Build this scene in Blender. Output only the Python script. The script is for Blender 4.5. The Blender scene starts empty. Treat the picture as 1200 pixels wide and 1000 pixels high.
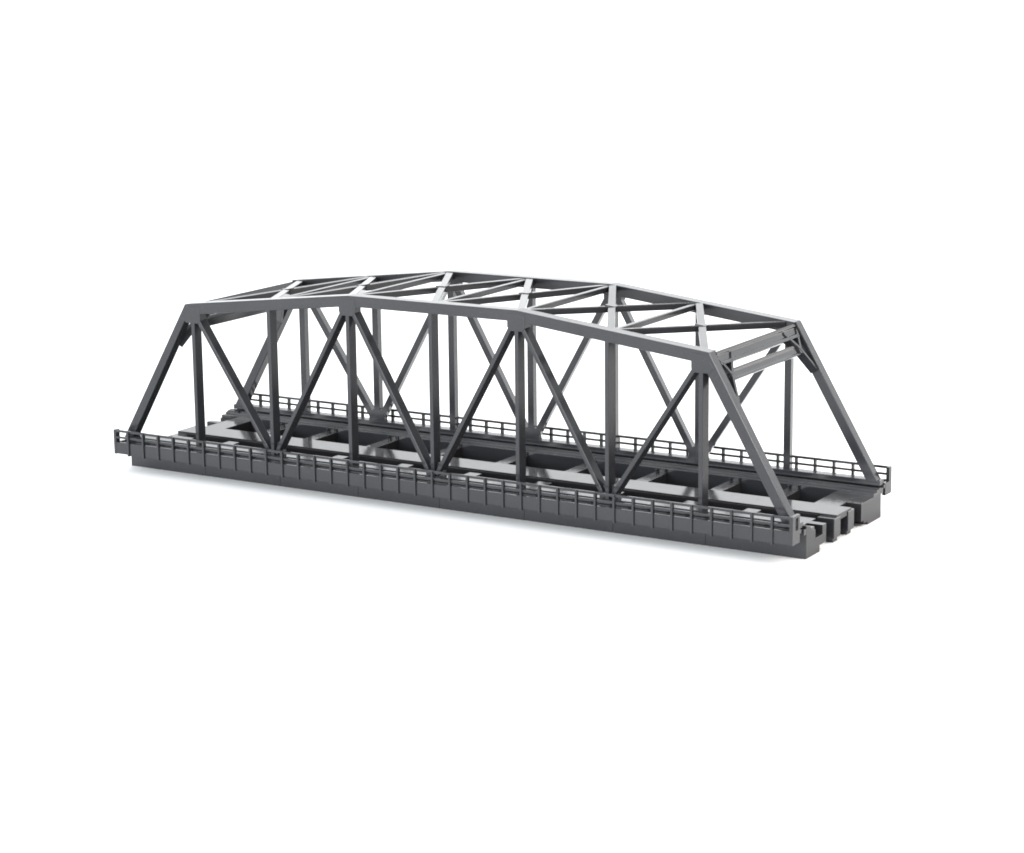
import bpy, bmesh, math
from mathutils import Vector, Matrix

S = 0.001                       # everything below is in millimetres, linked in metres
scene = bpy.context.scene
col = scene.collection

# ------------------------------------------------------------------ materials
def plastic(name, base, rough=0.3, tint=0.10, ior=1.38):
    m = bpy.data.materials.new(name); m.use_nodes = True
    nt = m.node_tree; b = nt.nodes['Principled BSDF']
    tc = nt.nodes.new('ShaderNodeTexCoord')
    n1 = nt.nodes.new('ShaderNodeTexNoise'); n1.inputs['Scale'].default_value = 90; n1.inputs['Detail'].default_value = 5
    n2 = nt.nodes.new('ShaderNodeTexNoise'); n2.inputs['Scale'].default_value = 2600; n2.inputs['Detail'].default_value = 3
    nt.links.new(tc.outputs['Object'], n1.inputs['Vector']); nt.links.new(tc.outputs['Object'], n2.inputs['Vector'])
    ramp = nt.nodes.new('ShaderNodeMix'); ramp.data_type = 'RGBA'
    lo = [c*(1-tint) for c in base]; hi = [c*(1+tint) for c in base]
    ramp.inputs['A'].default_value = (*lo, 1); ramp.inputs['B'].default_value = (*hi, 1)
    nt.links.new(n1.outputs['Fac'], ramp.inputs['Factor'])
    # sparse paler specks of dust in the surface
    sp = nt.nodes.new('ShaderNodeMapRange'); sp.inputs['From Min'].default_value = 0.64; sp.inputs['From Max'].default_value = 0.76; sp.inputs['To Max'].default_value = 0.5
    nt.links.new(n2.outputs['Fac'], sp.inputs['Value'])
    dm = nt.nodes.new('ShaderNodeMix'); dm.data_type = 'RGBA'; dm.inputs['B'].default_value = (*[c*2.6 for c in base], 1)
    nt.links.new(sp.outputs['Result'], dm.inputs['Factor']); nt.links.new(ramp.outputs['Result'], dm.inputs['A'])
    nt.links.new(dm.outputs['Result'], b.inputs['Base Color'])
    mr = nt.nodes.new('ShaderNodeMapRange')
    mr.inputs['To Min'].default_value = rough*0.92; mr.inputs['To Max'].default_value = rough*1.1
    nt.links.new(n1.outputs['Fac'], mr.inputs['Value']); nt.links.new(mr.outputs['Result'], b.inputs['Roughness'])
    bp = nt.nodes.new('ShaderNodeBump'); bp.inputs['Strength'].default_value = 0.06; bp.inputs['Distance'].default_value = 0.00006
    nt.links.new(n2.outputs['Fac'], bp.inputs['Height']); nt.links.new(bp.outputs['Normal'], b.inputs['Normal'])
    b.inputs['IOR'].default_value = ior
    return m

GREY = plastic('grey_plastic', (0.0215, 0.022, 0.0245), 0.17, 0.16)
DECK = plastic('deck_plastic', (0.020, 0.0195, 0.021), 0.11, 0.10, 1.30)
FLOOR = plastic('floor_plastic', (0.020, 0.014, 0.012), 0.35)

def white_sheet():
    m = bpy.data.materials.new('white_paper'); m.use_nodes = True
    nt = m.node_tree; b = nt.nodes['Principled BSDF']
    n = nt.nodes.new('ShaderNodeTexNoise'); n.inputs['Scale'].default_value = 40
    mx = nt.nodes.new('ShaderNodeMix'); mx.data_type = 'RGBA'
    mx.inputs['A'].default_value = (0.86, 0.86, 0.86, 1); mx.inputs['B'].default_value = (0.88, 0.88, 0.88, 1)
    nt.links.new(n.outputs['Fac'], mx.inputs['Factor']); nt.links.new(mx.outputs['Result'], b.inputs['Base Color'])
    b.inputs['Roughness'].default_value = 0.7
    return m
PAPER = white_sheet()

# ------------------------------------------------------------------ mesh helpers (mm)
def box(bm, x0, x1, y0, y1, z0, z1):
    v = [bm.verts.new((x, y, z)) for x in (x0, x1) for y in (y0, y1) for z in (z0, z1)]
    for f in ((0,1,3,2), (4,6,7,5), (0,4,5,1), (2,3,7,6), (0,2,6,4), (1,5,7,3)):
        bm.faces.new([v[i] for i in f])

def extrude(bm, pts, d):
    """closed polygon of 3-D points swept along the vector d"""
    d = Vector(d); a = [bm.verts.new(Vector(p)) for p in pts]; b = [bm.verts.new(Vector(p)+d) for p in pts]
    n = len(pts)
    bm.faces.new(a[::-1]); bm.faces.new(b)
    for i in range(n):
        bm.faces.new((a[i], a[(i+1) % n], b[(i+1) % n], b[i]))

def bar(bm, p, q, side, w, h):
    """rectangular bar from p to q; w measured along `side`, h along the third axis"""
    p, q = Vector(p), Vector(q); d = (q-p).normalized()
    s = Vector(side); s = (s-d*s.dot(d)).normalized(); u = d.cross(s)
    c = [p+s*(i*w/2)+u*(j*h/2) for i, j in ((-1,-1), (1,-1), (1,1), (-1,1))]
    extrude(bm, c, q-p)

def link(name, bm, mat, parent=None, bevel=0.1, seg=2):
    bmesh.ops.recalc_face_normals(bm, faces=bm.faces[:])
    me = bpy.data.meshes.new(name)
    bm.transform(Matrix.Scale(S, 4)); bm.to_mesh(me); bm.free()
    me.materials.append(mat)
    o = bpy.data.objects.new(name, me); col.objects.link(o)
    if parent is not None: o.parent = parent
    if bevel:
        md = o.modifiers.new('edge', 'BEVEL'); md.width = bevel*S; md.segments = seg
        md.limit_method = 'ANGLE'; md.angle_limit = math.radians(35); md.harden_normals = False
    return o
NB = bmesh.new

# ------------------------------------------------------------------ the bridge
P = 27.0                        # panel length
YO = 27.5                       # outer face of a truss
ZT1, ZT3, XE = 50.9, 57.35, 83.4
X8 = 107.3                      # foot of the end posts
ZB = 9.8                       # top of the bottom chord
CH, CW = 3.0, 4.0               # depth and width of the top chord
bridge = bpy.data.objects.new('truss_bridge', None); col.objects.link(bridge)
bridge.empty_display_size = 0.02
bridge['label'] = 'dark grey plastic model railway truss bridge standing empty on a white surface'
bridge['category'] = 'model bridge'

def ztop(x):
    x = abs(x)
    return ZT3 if x <= P else ZT3+(ZT1-ZT3)*(x-P)/(XE-P)

def t_member(bm, p, q, sy, wf=2.0, ws=1.15, d=2.7, tf=1.05):
    """bar in the truss plane with drafted sides, narrower on the outer face; p, q are (x, z)"""
    p = Vector((p[0], 0, p[1])); q = Vector((q[0], 0, q[1])); n = (q-p).normalized().cross(Vector((0,1,0)))
    y0, y2 = YO-d, YO-0.02
    prof = ((-wf/2, y0), (wf/2, y0), (ws/2, y2), (-ws/2, y2))
    extrude(bm, [p+n*a+Vector((0, sy*b, 0)) for a, b in prof], q-p)

for sy in (-1, 1):
    # top chord: a bent box girder, cut square to the end posts
    bm = NB()
    top = [(-XE, ZT1), (-P, ZT3), (P, ZT3), (XE, ZT1)]
    dn = [(XE-1.9, ZT1-CH), (P-0.2, ZT3-CH), (-P+0.2, ZT3-CH), (-XE+1.9, ZT1-CH)]
    ya, yb = (YO-CW)*sy, YO*sy
    tl = [(x, z) for x, z in top]; bl = [(x, z) for x, z in dn[::-1]]
    rows = []
    for (xt, zt), (xb, zb) in zip(tl, bl):
        rows.append([bm.verts.new(v) for v in ((xt, ya, zt), (xt, yb, zt), (xb, yb, zb), (xb, ya, zb))])
    for r0, r1 in zip(rows, rows[1:]):
        for i in range(4): bm.faces.new((r0[i], r0[(i+1) % 4], r1[(i+1) % 4], r1[i]))
    bm.faces.new(rows[0]); bm.faces.new(rows[-1][::-1])
    chord = link('top_chord', bm, GREY, bridge, 0.14)
    for k in (-3, -1, 1, 3):    # the plates that the bars meet at
        x = k*P; zt = ztop(x)
        bm = NB()
        hw, zl = 2.75, zt-CH-2.3
        e = 1 if k > 0 else -1
        if abs(k) == 3:         # its outer side runs under the end post
            pts = [(x+e*hw*0.55, zt-1.0), (x-e*hw, zt-0.6), (x-e*hw, zl+0.5), (x-e*hw+e*0.9, zl-0.4), (x+e*2.4, zl-0.4), (x+e*3.6, zl+1.0)]
        else:
            pts = [(x-hw, zt-0.9), (x+hw, zt-0.9), (x+hw, zl+0.7), (x+hw-0.8, zl-0.3), (x-hw+0.8, zl-0.3), (x-hw, zl+0.7)]
        extrude(bm, [(a, sy*(YO-2.75), b) for a, b in pts], (0, sy*2.82, 0))
        link('gusset_plate', bm, GREY, chord, 0.08)
    # end posts
    for e in (-1, 1):
        bm = NB(); sh = -0.75 if sy < 0 else 0.0   # the near pair sits a little off
        sl = 0.585; w = 3.1
        x_top, z_top = XE+0.03, ZT1-0.05
        def xo(z): return x_top+(z_top-z)*sl
        pts = [(x_top, z_top), (xo(ZB-0.5), ZB-0.5), (xo(ZB-0.5)-w, ZB-0.5), (xo(ZT1-CH-0.6)-w, ZT1-CH-0.6), (XE-1.6, ZT1-0.5)]
        extrude(bm, [(e*a+sh*(1 if b < ZT1-1 else 0.3), sy*(YO-3.2), b) for a, b in pts], (0, sy*3.17, 0))
        link('end_post', bm, GREY, bridge, 0.14)
    # verticals
    for k in range(-3, 4):
        bm = NB(); x = k*P
        t_member(bm, (x, ZB-0.4), (x, ztop(x)-1.2), sy)
        link('vertical_post', bm, GREY, bridge, 0.07)
    # diagonals: down from the odd nodes to the even ones
    for k in (-3, -1, 1, 3):
        for e in (-1, 1):
            if abs(k+e) > 3: continue
            xt, xb = k*P+e*1.75, (k+e)*P-e*1.15
            bm = NB()
            t_member(bm, (xt, ztop(k*P)-CH-1.6), (xb, ZB+0.5), sy, 1.9, 1.1)
            link('diagonal_bar', bm, GREY, bridge, 0.07)
    # bottom chord with its foot plates
    bm = NB()
    pr = [(24.6, 8.4), (24.6, ZB), (YO-0.05, ZB), (YO-0.05, 8.35)]
    extrude(bm, [(-108.3, sy*y, z) for y, z in pr], (216.6, 0, 0))
    bch = link('bottom_chord', bm, GREY, bridge, 0.1)
    for k in (-2, 0, 2):
        bm = NB(); x = k*P
        pts = [(x-3.0, ZB-0.3), (x+3.0, ZB-0.3), (x+2.5, ZB+2.6), (x+1.2, ZB+3.6), (x-1.2, ZB+3.6), (x-2.5, ZB+2.6)]
        extrude(bm, [(a, sy*(YO-2.76), b) for a, b in pts], (0, sy*1.5, 0))
        link('gusset_plate', bm, GREY, bch, 0.08)

# top bracing
yi = YO-CW+0.15
for k in range(-2, 3):
    bm = NB(); x = k*P; z = ztop(x)-1.15
    bar(bm, (x, -yi, z), (x, yi, z), (1, 0, 0), 1.5, 1.6)
    st = link('cross_strut', bm, GREY, bridge, 0.18)
    for sy in (-1, 1):          # little moulded lugs where the strut meets the chord
        bm = NB(); box(bm, x+1.3, x+2.3, min(sy*(yi-1.0), sy*yi), max(sy*(yi-1.0), sy*yi), z-1.1, z+0.7)
        link('lug', bm, GREY, st, 0.2)
for k in range(-3, 3):
    x0, x1 = k*P+0.8, (k+1)*P-0.8
    z0, z1 = ztop(k*P)-0.95, ztop((k+1)*P)-0.95
    bm = NB(); bar(bm, (x0, yi, z0), (x1, -yi, z1), (1, 0, 0), 2.0, 1.5)
    a = link('bracing_bar', bm, GREY, bridge, 0.1)
    bm = NB(); bar(bm, (x0, -yi, z0-0.12), (x1, yi, z1-0.12), (1, 0, 0), 1.7, 1.7)
    link('bracing_bar', bm, GREY, bridge, 0.1)
    bm = NB(); xm, zm = (x0+x1)/2, (z0+z1)/2
    bar(bm, (xm-1.5, 0, zm+0.80-(z1-z0)/(x1-x0)*1.5), (xm+1.5, 0, zm+0.80+(z1-z0)/(x1-x0)*1.5), (0, 1, 0), 2.6, 0.3)
    link('crossing_plate', bm, GREY, a, 0.08)

# portals at the two ends, in the plane of the end posts
for e in (-1, 1):
    s = Vector((e*(X8-XE), 0, -(ZT1-ZB))).normalized()     # down the post
    n = Vector((-s.z*e, 0, s.x*e)); n = n if n.z > 0 else -n
    O = Vector((e*XE, 0, ZT1))
    def pp(y, b, d): return O+s*b+n*d+Vector((0, y, 0))
    yi2 = YO-CW+0.1
    bm = NB()
    prof = [(0.25, -0.35), (1.0, -0.35), (1.25, -0.75), (2.9, -0.75), (3.15, -0.4), (4.0, -0.4), (4.0, -2.6), (0.25, -2.6)]
    extrude(bm, [pp(-yi2, b, d) for b, d in prof], (0, 2*yi2, 0))
    ub = link('portal_beam', bm, GREY, bridge, 0.1)
    bm = NB()
    prof = [(5.6, -0.9), (6.2, -0.9), (6.4, -1.1), (7.9, -1.1), (8.1, -0.9), (8.6, -0.9), (8.6, -2.4), (5.6, -2.4)]
    ye = YO-6.0
    extrude(bm, [pp(-ye, b, d) for b, d in prof], (0, 2*ye, 0))
    lb = link('portal_beam', bm, GREY, bridge, 0.1)
    for sy in (-1, 1):
        def q(a, b, d=-1.55): return pp(sy*(YO-a), b, d)
        J = q(6.8, 7.1)
        for a, b in ((11.8, 1.7), (3.6, 1.7), (3.3, 14.0)):
            bm = NB(); bar(bm, J, q(a, b), n, 2.3, 0.9)
            link('knee_brace', bm, GREY, lb, 0.06)
        bm = NB()
        extrude(bm, [q(5.8, 6.0, -0.5), q(7.8, 6.0, -0.5), q(7.8, 8.3, -0.5), q(6.3, 8.4, -0.5)], n*-2.2)
        link('corner_plate', bm, GREY, lb, 0.06)

# ------------------------------------------------------------------ floor of the bridge
XB, YB = 108.9, 24.35
for sy in (-1, 1):
    bm = NB()
    main = [(19.2, 0.9), (19.2, 7.4), (21.3, 7.4), (21.3, 7.95), (25.2, 7.95), (25.2, 8.5), (24.2, 8.5), (24.2, 0.02), (20.0, 0.02), (20.0, 0.9)]
    main = [(19.2, 0.5), (19.2, 7.4), (21.3, 7.4), (21.3, 7.95), (22.9, 7.95), (22.9, 8.15), (24.15, 8.15), (24.15, 0.5)]
    extrude(bm, [(-XB, sy*y, z) for y, z in main], (2*XB, 0, 0))
    # short lip under the chord, leaving a dark slot
    box(bm, -XB, XB, min(sy*24.1, sy*25.6), max(sy*24.1, sy*25.6), 6.4, 7.9)
    g = link('side_girder', bm, GREY, bridge, 0.06)
    # outer skin in panels with hairline joints
    xs = [-XB]+[k*P for k in range(-3, 4)]+[XB]
    for a, b in zip(xs, xs[1:]):
        bm = NB()
        box(bm, a+0.04, b-0.04, min(sy*24.1, sy*YB), max(sy*24.1, sy*YB), 0.0, 6.38)
        link('girder_panel', bm, GREY, g, 0.05)
    # end blocks
    for e in (-1, 1):
        notch = (sy*e < 0)
        xa, xb, xc = 97.4, 104.6, XB
        bm = NB()
        def bx(x0, x1, y0, y1, z0, z1):
            X = sorted((e*x0, e*x1)); Y = sorted((sy*y0, sy*y1)); box(bm, X[0], X[1], Y[0], Y[1], z0, z1)
        bx(xa, xb, 4.0 if sy > 0 else 8.6, 19.3, 1.7, 6.55)
        if notch:
            prof = [(24.15, 0.0), (24.15, 8.5), (22.3, 8.2), (20.4, 6.9), (18.5, 6.4), (18.5, 4.2), (14.2, 4.2), (14.2, 6.6), (11.8, 6.6), (11.8, 1.7), (15.8, 1.7), (15.8, 0.0)]
        else:
            prof = [(24.15, 0.0), (24.15, 6.9), (19.3, 6.55), (10.8, 6.55), (10.8, 1.7), (12.6, 1.7), (12.6, 1.2), (13.4, 0.9), (15.2, 0.9), (15.2, 0.0)]
        extrude(bm, [(e*(xb-0.02 if not notch else xb), sy*y, z) for y, z in prof], (e*(xc+0.03-xb), 0, 0))
        link('end_block', bm, DECK, g, 0.08)

bm = NB()
box(bm, -107.0, 108.7, -4.7, 4.7, 5.4, 7.0)
box(bm, -103.5, 103.5, -4.95, -2.6, 0.6, 6.6)
box(bm, -103.5, 103.5, 2.6, 4.95, 0.6, 6.6)
cb = link('centre_beam', bm, DECK, bridge, 0.08)
for e in (-1, 1):
    for y0, y1 in ((-6.9, -2.7), (2.1, 6.1)):
        bm = NB(); X = sorted((e*104.2, e*108.95))
        box(bm, X[0], X[1], y0, y1, 1.2, 6.5 if e > 0 else 5.7)
        box(bm, X[0]+0.6, X[1]-0.6, y0+0.6, y1-0.6, 0.0, 1.3)
        link('beam_foot', bm, GREY, cb, 0.15)

bm = NB(); box(bm, -97.5, 97.5, -19.3, 19.3, 1.2, 2.6)
link('floor_panel', bm, FLOOR, bridge, 0)

for xr in (-82.0, -64.8, -42.5, -20.2, 2.4, 24.9, 47.5, 70.2, 87.8):
    bm = NB()
    box(bm, xr-3.9, xr, 4.6, 19.3, 2.5, 6.25)
    box(bm, xr-2.5, xr+1.4, -19.3, -8.4, 2.5, 6.9)
    t = link('cross_tie', bm, DECK, bridge, 0.08)
    bm = NB()
    box(bm, xr-0.8, xr-0.3, 18.2, 18.7, 6.2, 7.7); box(bm, xr-3.5, xr-3.0, 18.2, 18.7, 6.2, 7.2)
    link('tie_stud', bm, GREY, t, 0.1)

# ------------------------------------------------------------------ walkways with railings
XR, YR = 108.7, 31.9
NPOST = 40
for sy in (-1, 1):
    def ybox(bm, x0, x1, y0, y1, z0, z1):
        Y = sorted((sy*y0, sy*y1)); box(bm, x0, x1, Y[0], Y[1], z0, z1)
    bm = NB()
    ybox(bm, -XR+0.05, XR-0.05, YO-0.9, YR-0.3, 7.3, 8.3)
    ybox(bm, -XR+0.3, XR-0.3, YR-0.7, YR-0.05, 5.3, 8.75)
    wk = link('walkway', bm, GREY, bridge, 0.06)
    for e in (-1, 1):           # closed ends: a plate with a tall opening
        X = sorted((e*(XR-0.9), e*XR)); bm = NB()
        ybox(bm, X[0], X[1], YR-4.3, YR, 5.2, 8.6)
        ybox(bm, X[0], X[1], YR-1.7, YR, 8.6, 12.45)
        if e*sy < 0:
            ybox(bm, X[0], X[1], YR-4.3, YR-1.7, 11.85, 12.45)
            ybox(bm, X[0], X[1], YR-4.3, YR-3.3, 8.6, 11.85)
        bmesh.ops.remove_doubles(bm, verts=bm.verts[:], dist=1e-4)
        link('walkway_end', bm, GREY, wk, 0)
    bm = NB()
    ybox(bm, -XR+0.1, XR-0.1, YR-0.65, YR-0.02, 11.75, 12.42)
    rail = link('handrail', bm, GREY, bridge, 0.1)
    bm = NB()
    ybox(bm, -XR+0.1, XR-0.1, YR-0.6, YR-0.05, 9.9, 10.5)
    link('middle_rail', bm, GREY, rail, 0.1)
    first = None
    for i in range(1, NPOST-1):
        x = -XR+2*XR*i/(NPOST-1)
        if first is None:
            bm = NB(); ybox(bm, -0.3, 0.3, YR-0.68, YR+0.42, 4.95, 12.3)
            first = link('rail_post', bm, GREY, rail, 0.08); o = first
        else:
            o = first.copy(); col.objects.link(o); o.parent = rail
        o.location = (x*S, 0, 0)

# ------------------------------------------------------------------ white sheet, curved up far behind
bm = bmesh.new()
pts = [(-1.5, 0.0), (2.6, 0.0)]
for i in range(1, 13):
    a = math.radians(90*i/12); pts.append((2.6+1.0*math.sin(a), 1.0-1.0*math.cos(a)))
pts.append((3.6, 2.6))
W = 4.0
rows = [[bm.verts.new((-W, y, z)), bm.verts.new((W, y, z))] for y, z in pts]
for a, b in zip(rows, rows[1:]):
    f = bm.faces.new((a[0], a[1], b[1], b[0])); f.smooth = True
me = bpy.data.meshes.new('tabletop'); bm.to_mesh(me); bm.free(); me.materials.append(PAPER)
tb = bpy.data.objects.new('tabletop', me); col.objects.link(tb)
tb['kind'] = 'structure'; tb['label'] = 'seamless white sheet under and behind the bridge'

# ------------------------------------------------------------------ light
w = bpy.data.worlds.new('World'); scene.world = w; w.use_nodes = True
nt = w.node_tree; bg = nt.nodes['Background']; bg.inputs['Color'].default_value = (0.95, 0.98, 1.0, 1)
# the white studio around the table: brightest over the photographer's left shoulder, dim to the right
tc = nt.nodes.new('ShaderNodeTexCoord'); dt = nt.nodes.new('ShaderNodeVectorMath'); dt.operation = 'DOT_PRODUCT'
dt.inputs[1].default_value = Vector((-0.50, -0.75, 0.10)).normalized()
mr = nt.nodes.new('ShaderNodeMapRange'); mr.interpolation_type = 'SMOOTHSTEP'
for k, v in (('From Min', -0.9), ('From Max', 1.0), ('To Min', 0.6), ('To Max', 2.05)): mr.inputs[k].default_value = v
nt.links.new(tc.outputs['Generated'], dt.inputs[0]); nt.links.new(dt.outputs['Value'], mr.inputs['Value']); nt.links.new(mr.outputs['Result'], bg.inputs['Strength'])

def area(name, loc, target, sx, sy_, power, color=(1, 1, 1)):
    L = bpy.data.lights.new(name, 'AREA'); L.shape = 'RECTANGLE'; L.size = sx; L.size_y = sy_; L.energy = power; L.color = color
    o = bpy.data.objects.new(name, L); col.objects.link(o); o.location = loc
    d = Vector(target)-Vector(loc); o.rotation_euler = d.to_track_quat('-Z', 'Y').to_euler()
    return o
# radiance of an area lamp = power / (pi * area)
area('lamp_on_backdrop', (0, 1.3, 2.7), (0, 3.2, 0.7), 4.0, 0.6, 125)
area('softbox_front', (-0.30, -1.4, 0.22), (0, 0, 0.01), 1.8, 0.40, 1.8*0.40*math.pi*16.0, (0.95, 0.98, 1.0))
area('softbox_back', (0.72, 1.15, 0.11), (0.05, 0, 0.03), 0.5, 0.20, 0.5*0.20*math.pi*5.0, (1, 0.90, 0.82))
area('lamp_right', (0.34, 0.03, 0.24), (0.1, 0, 0.02), 0.14, 0.14, 0.14*0.14*math.pi*14.0, (1, 0.90, 0.82))

# ------------------------------------------------------------------ camera
cam = bpy.data.cameras.new('camera'); co = bpy.data.objects.new('camera', cam); col.objects.link(co)
R = Vector((0.85580054, 0.51718643, -0.01111872)); U = Vector((-0.09942664, 0.18554036, 0.97759353)); F = Vector((-0.50766108, 0.83551958, -0.21020765))
M = Matrix((R, U, -F)).transposed().to_4x4(); M.translation = Vector((340.332, -545.796, 156.521))*S
co.matrix_world = M
cam.sensor_width = 36.0; cam.lens = 2748.035/1200*36.0
cam.clip_start = 0.02; cam.clip_end = 60
scene.camera = co
scene.cycles.filter_width = 1.8

scene.view_settings.view_transform = 'Standard'; scene.view_settings.look = 'None'
scene.view_settings.exposure = 0; scene.view_settings.gamma = 1; scene.view_settings.use_curve_mapping = False
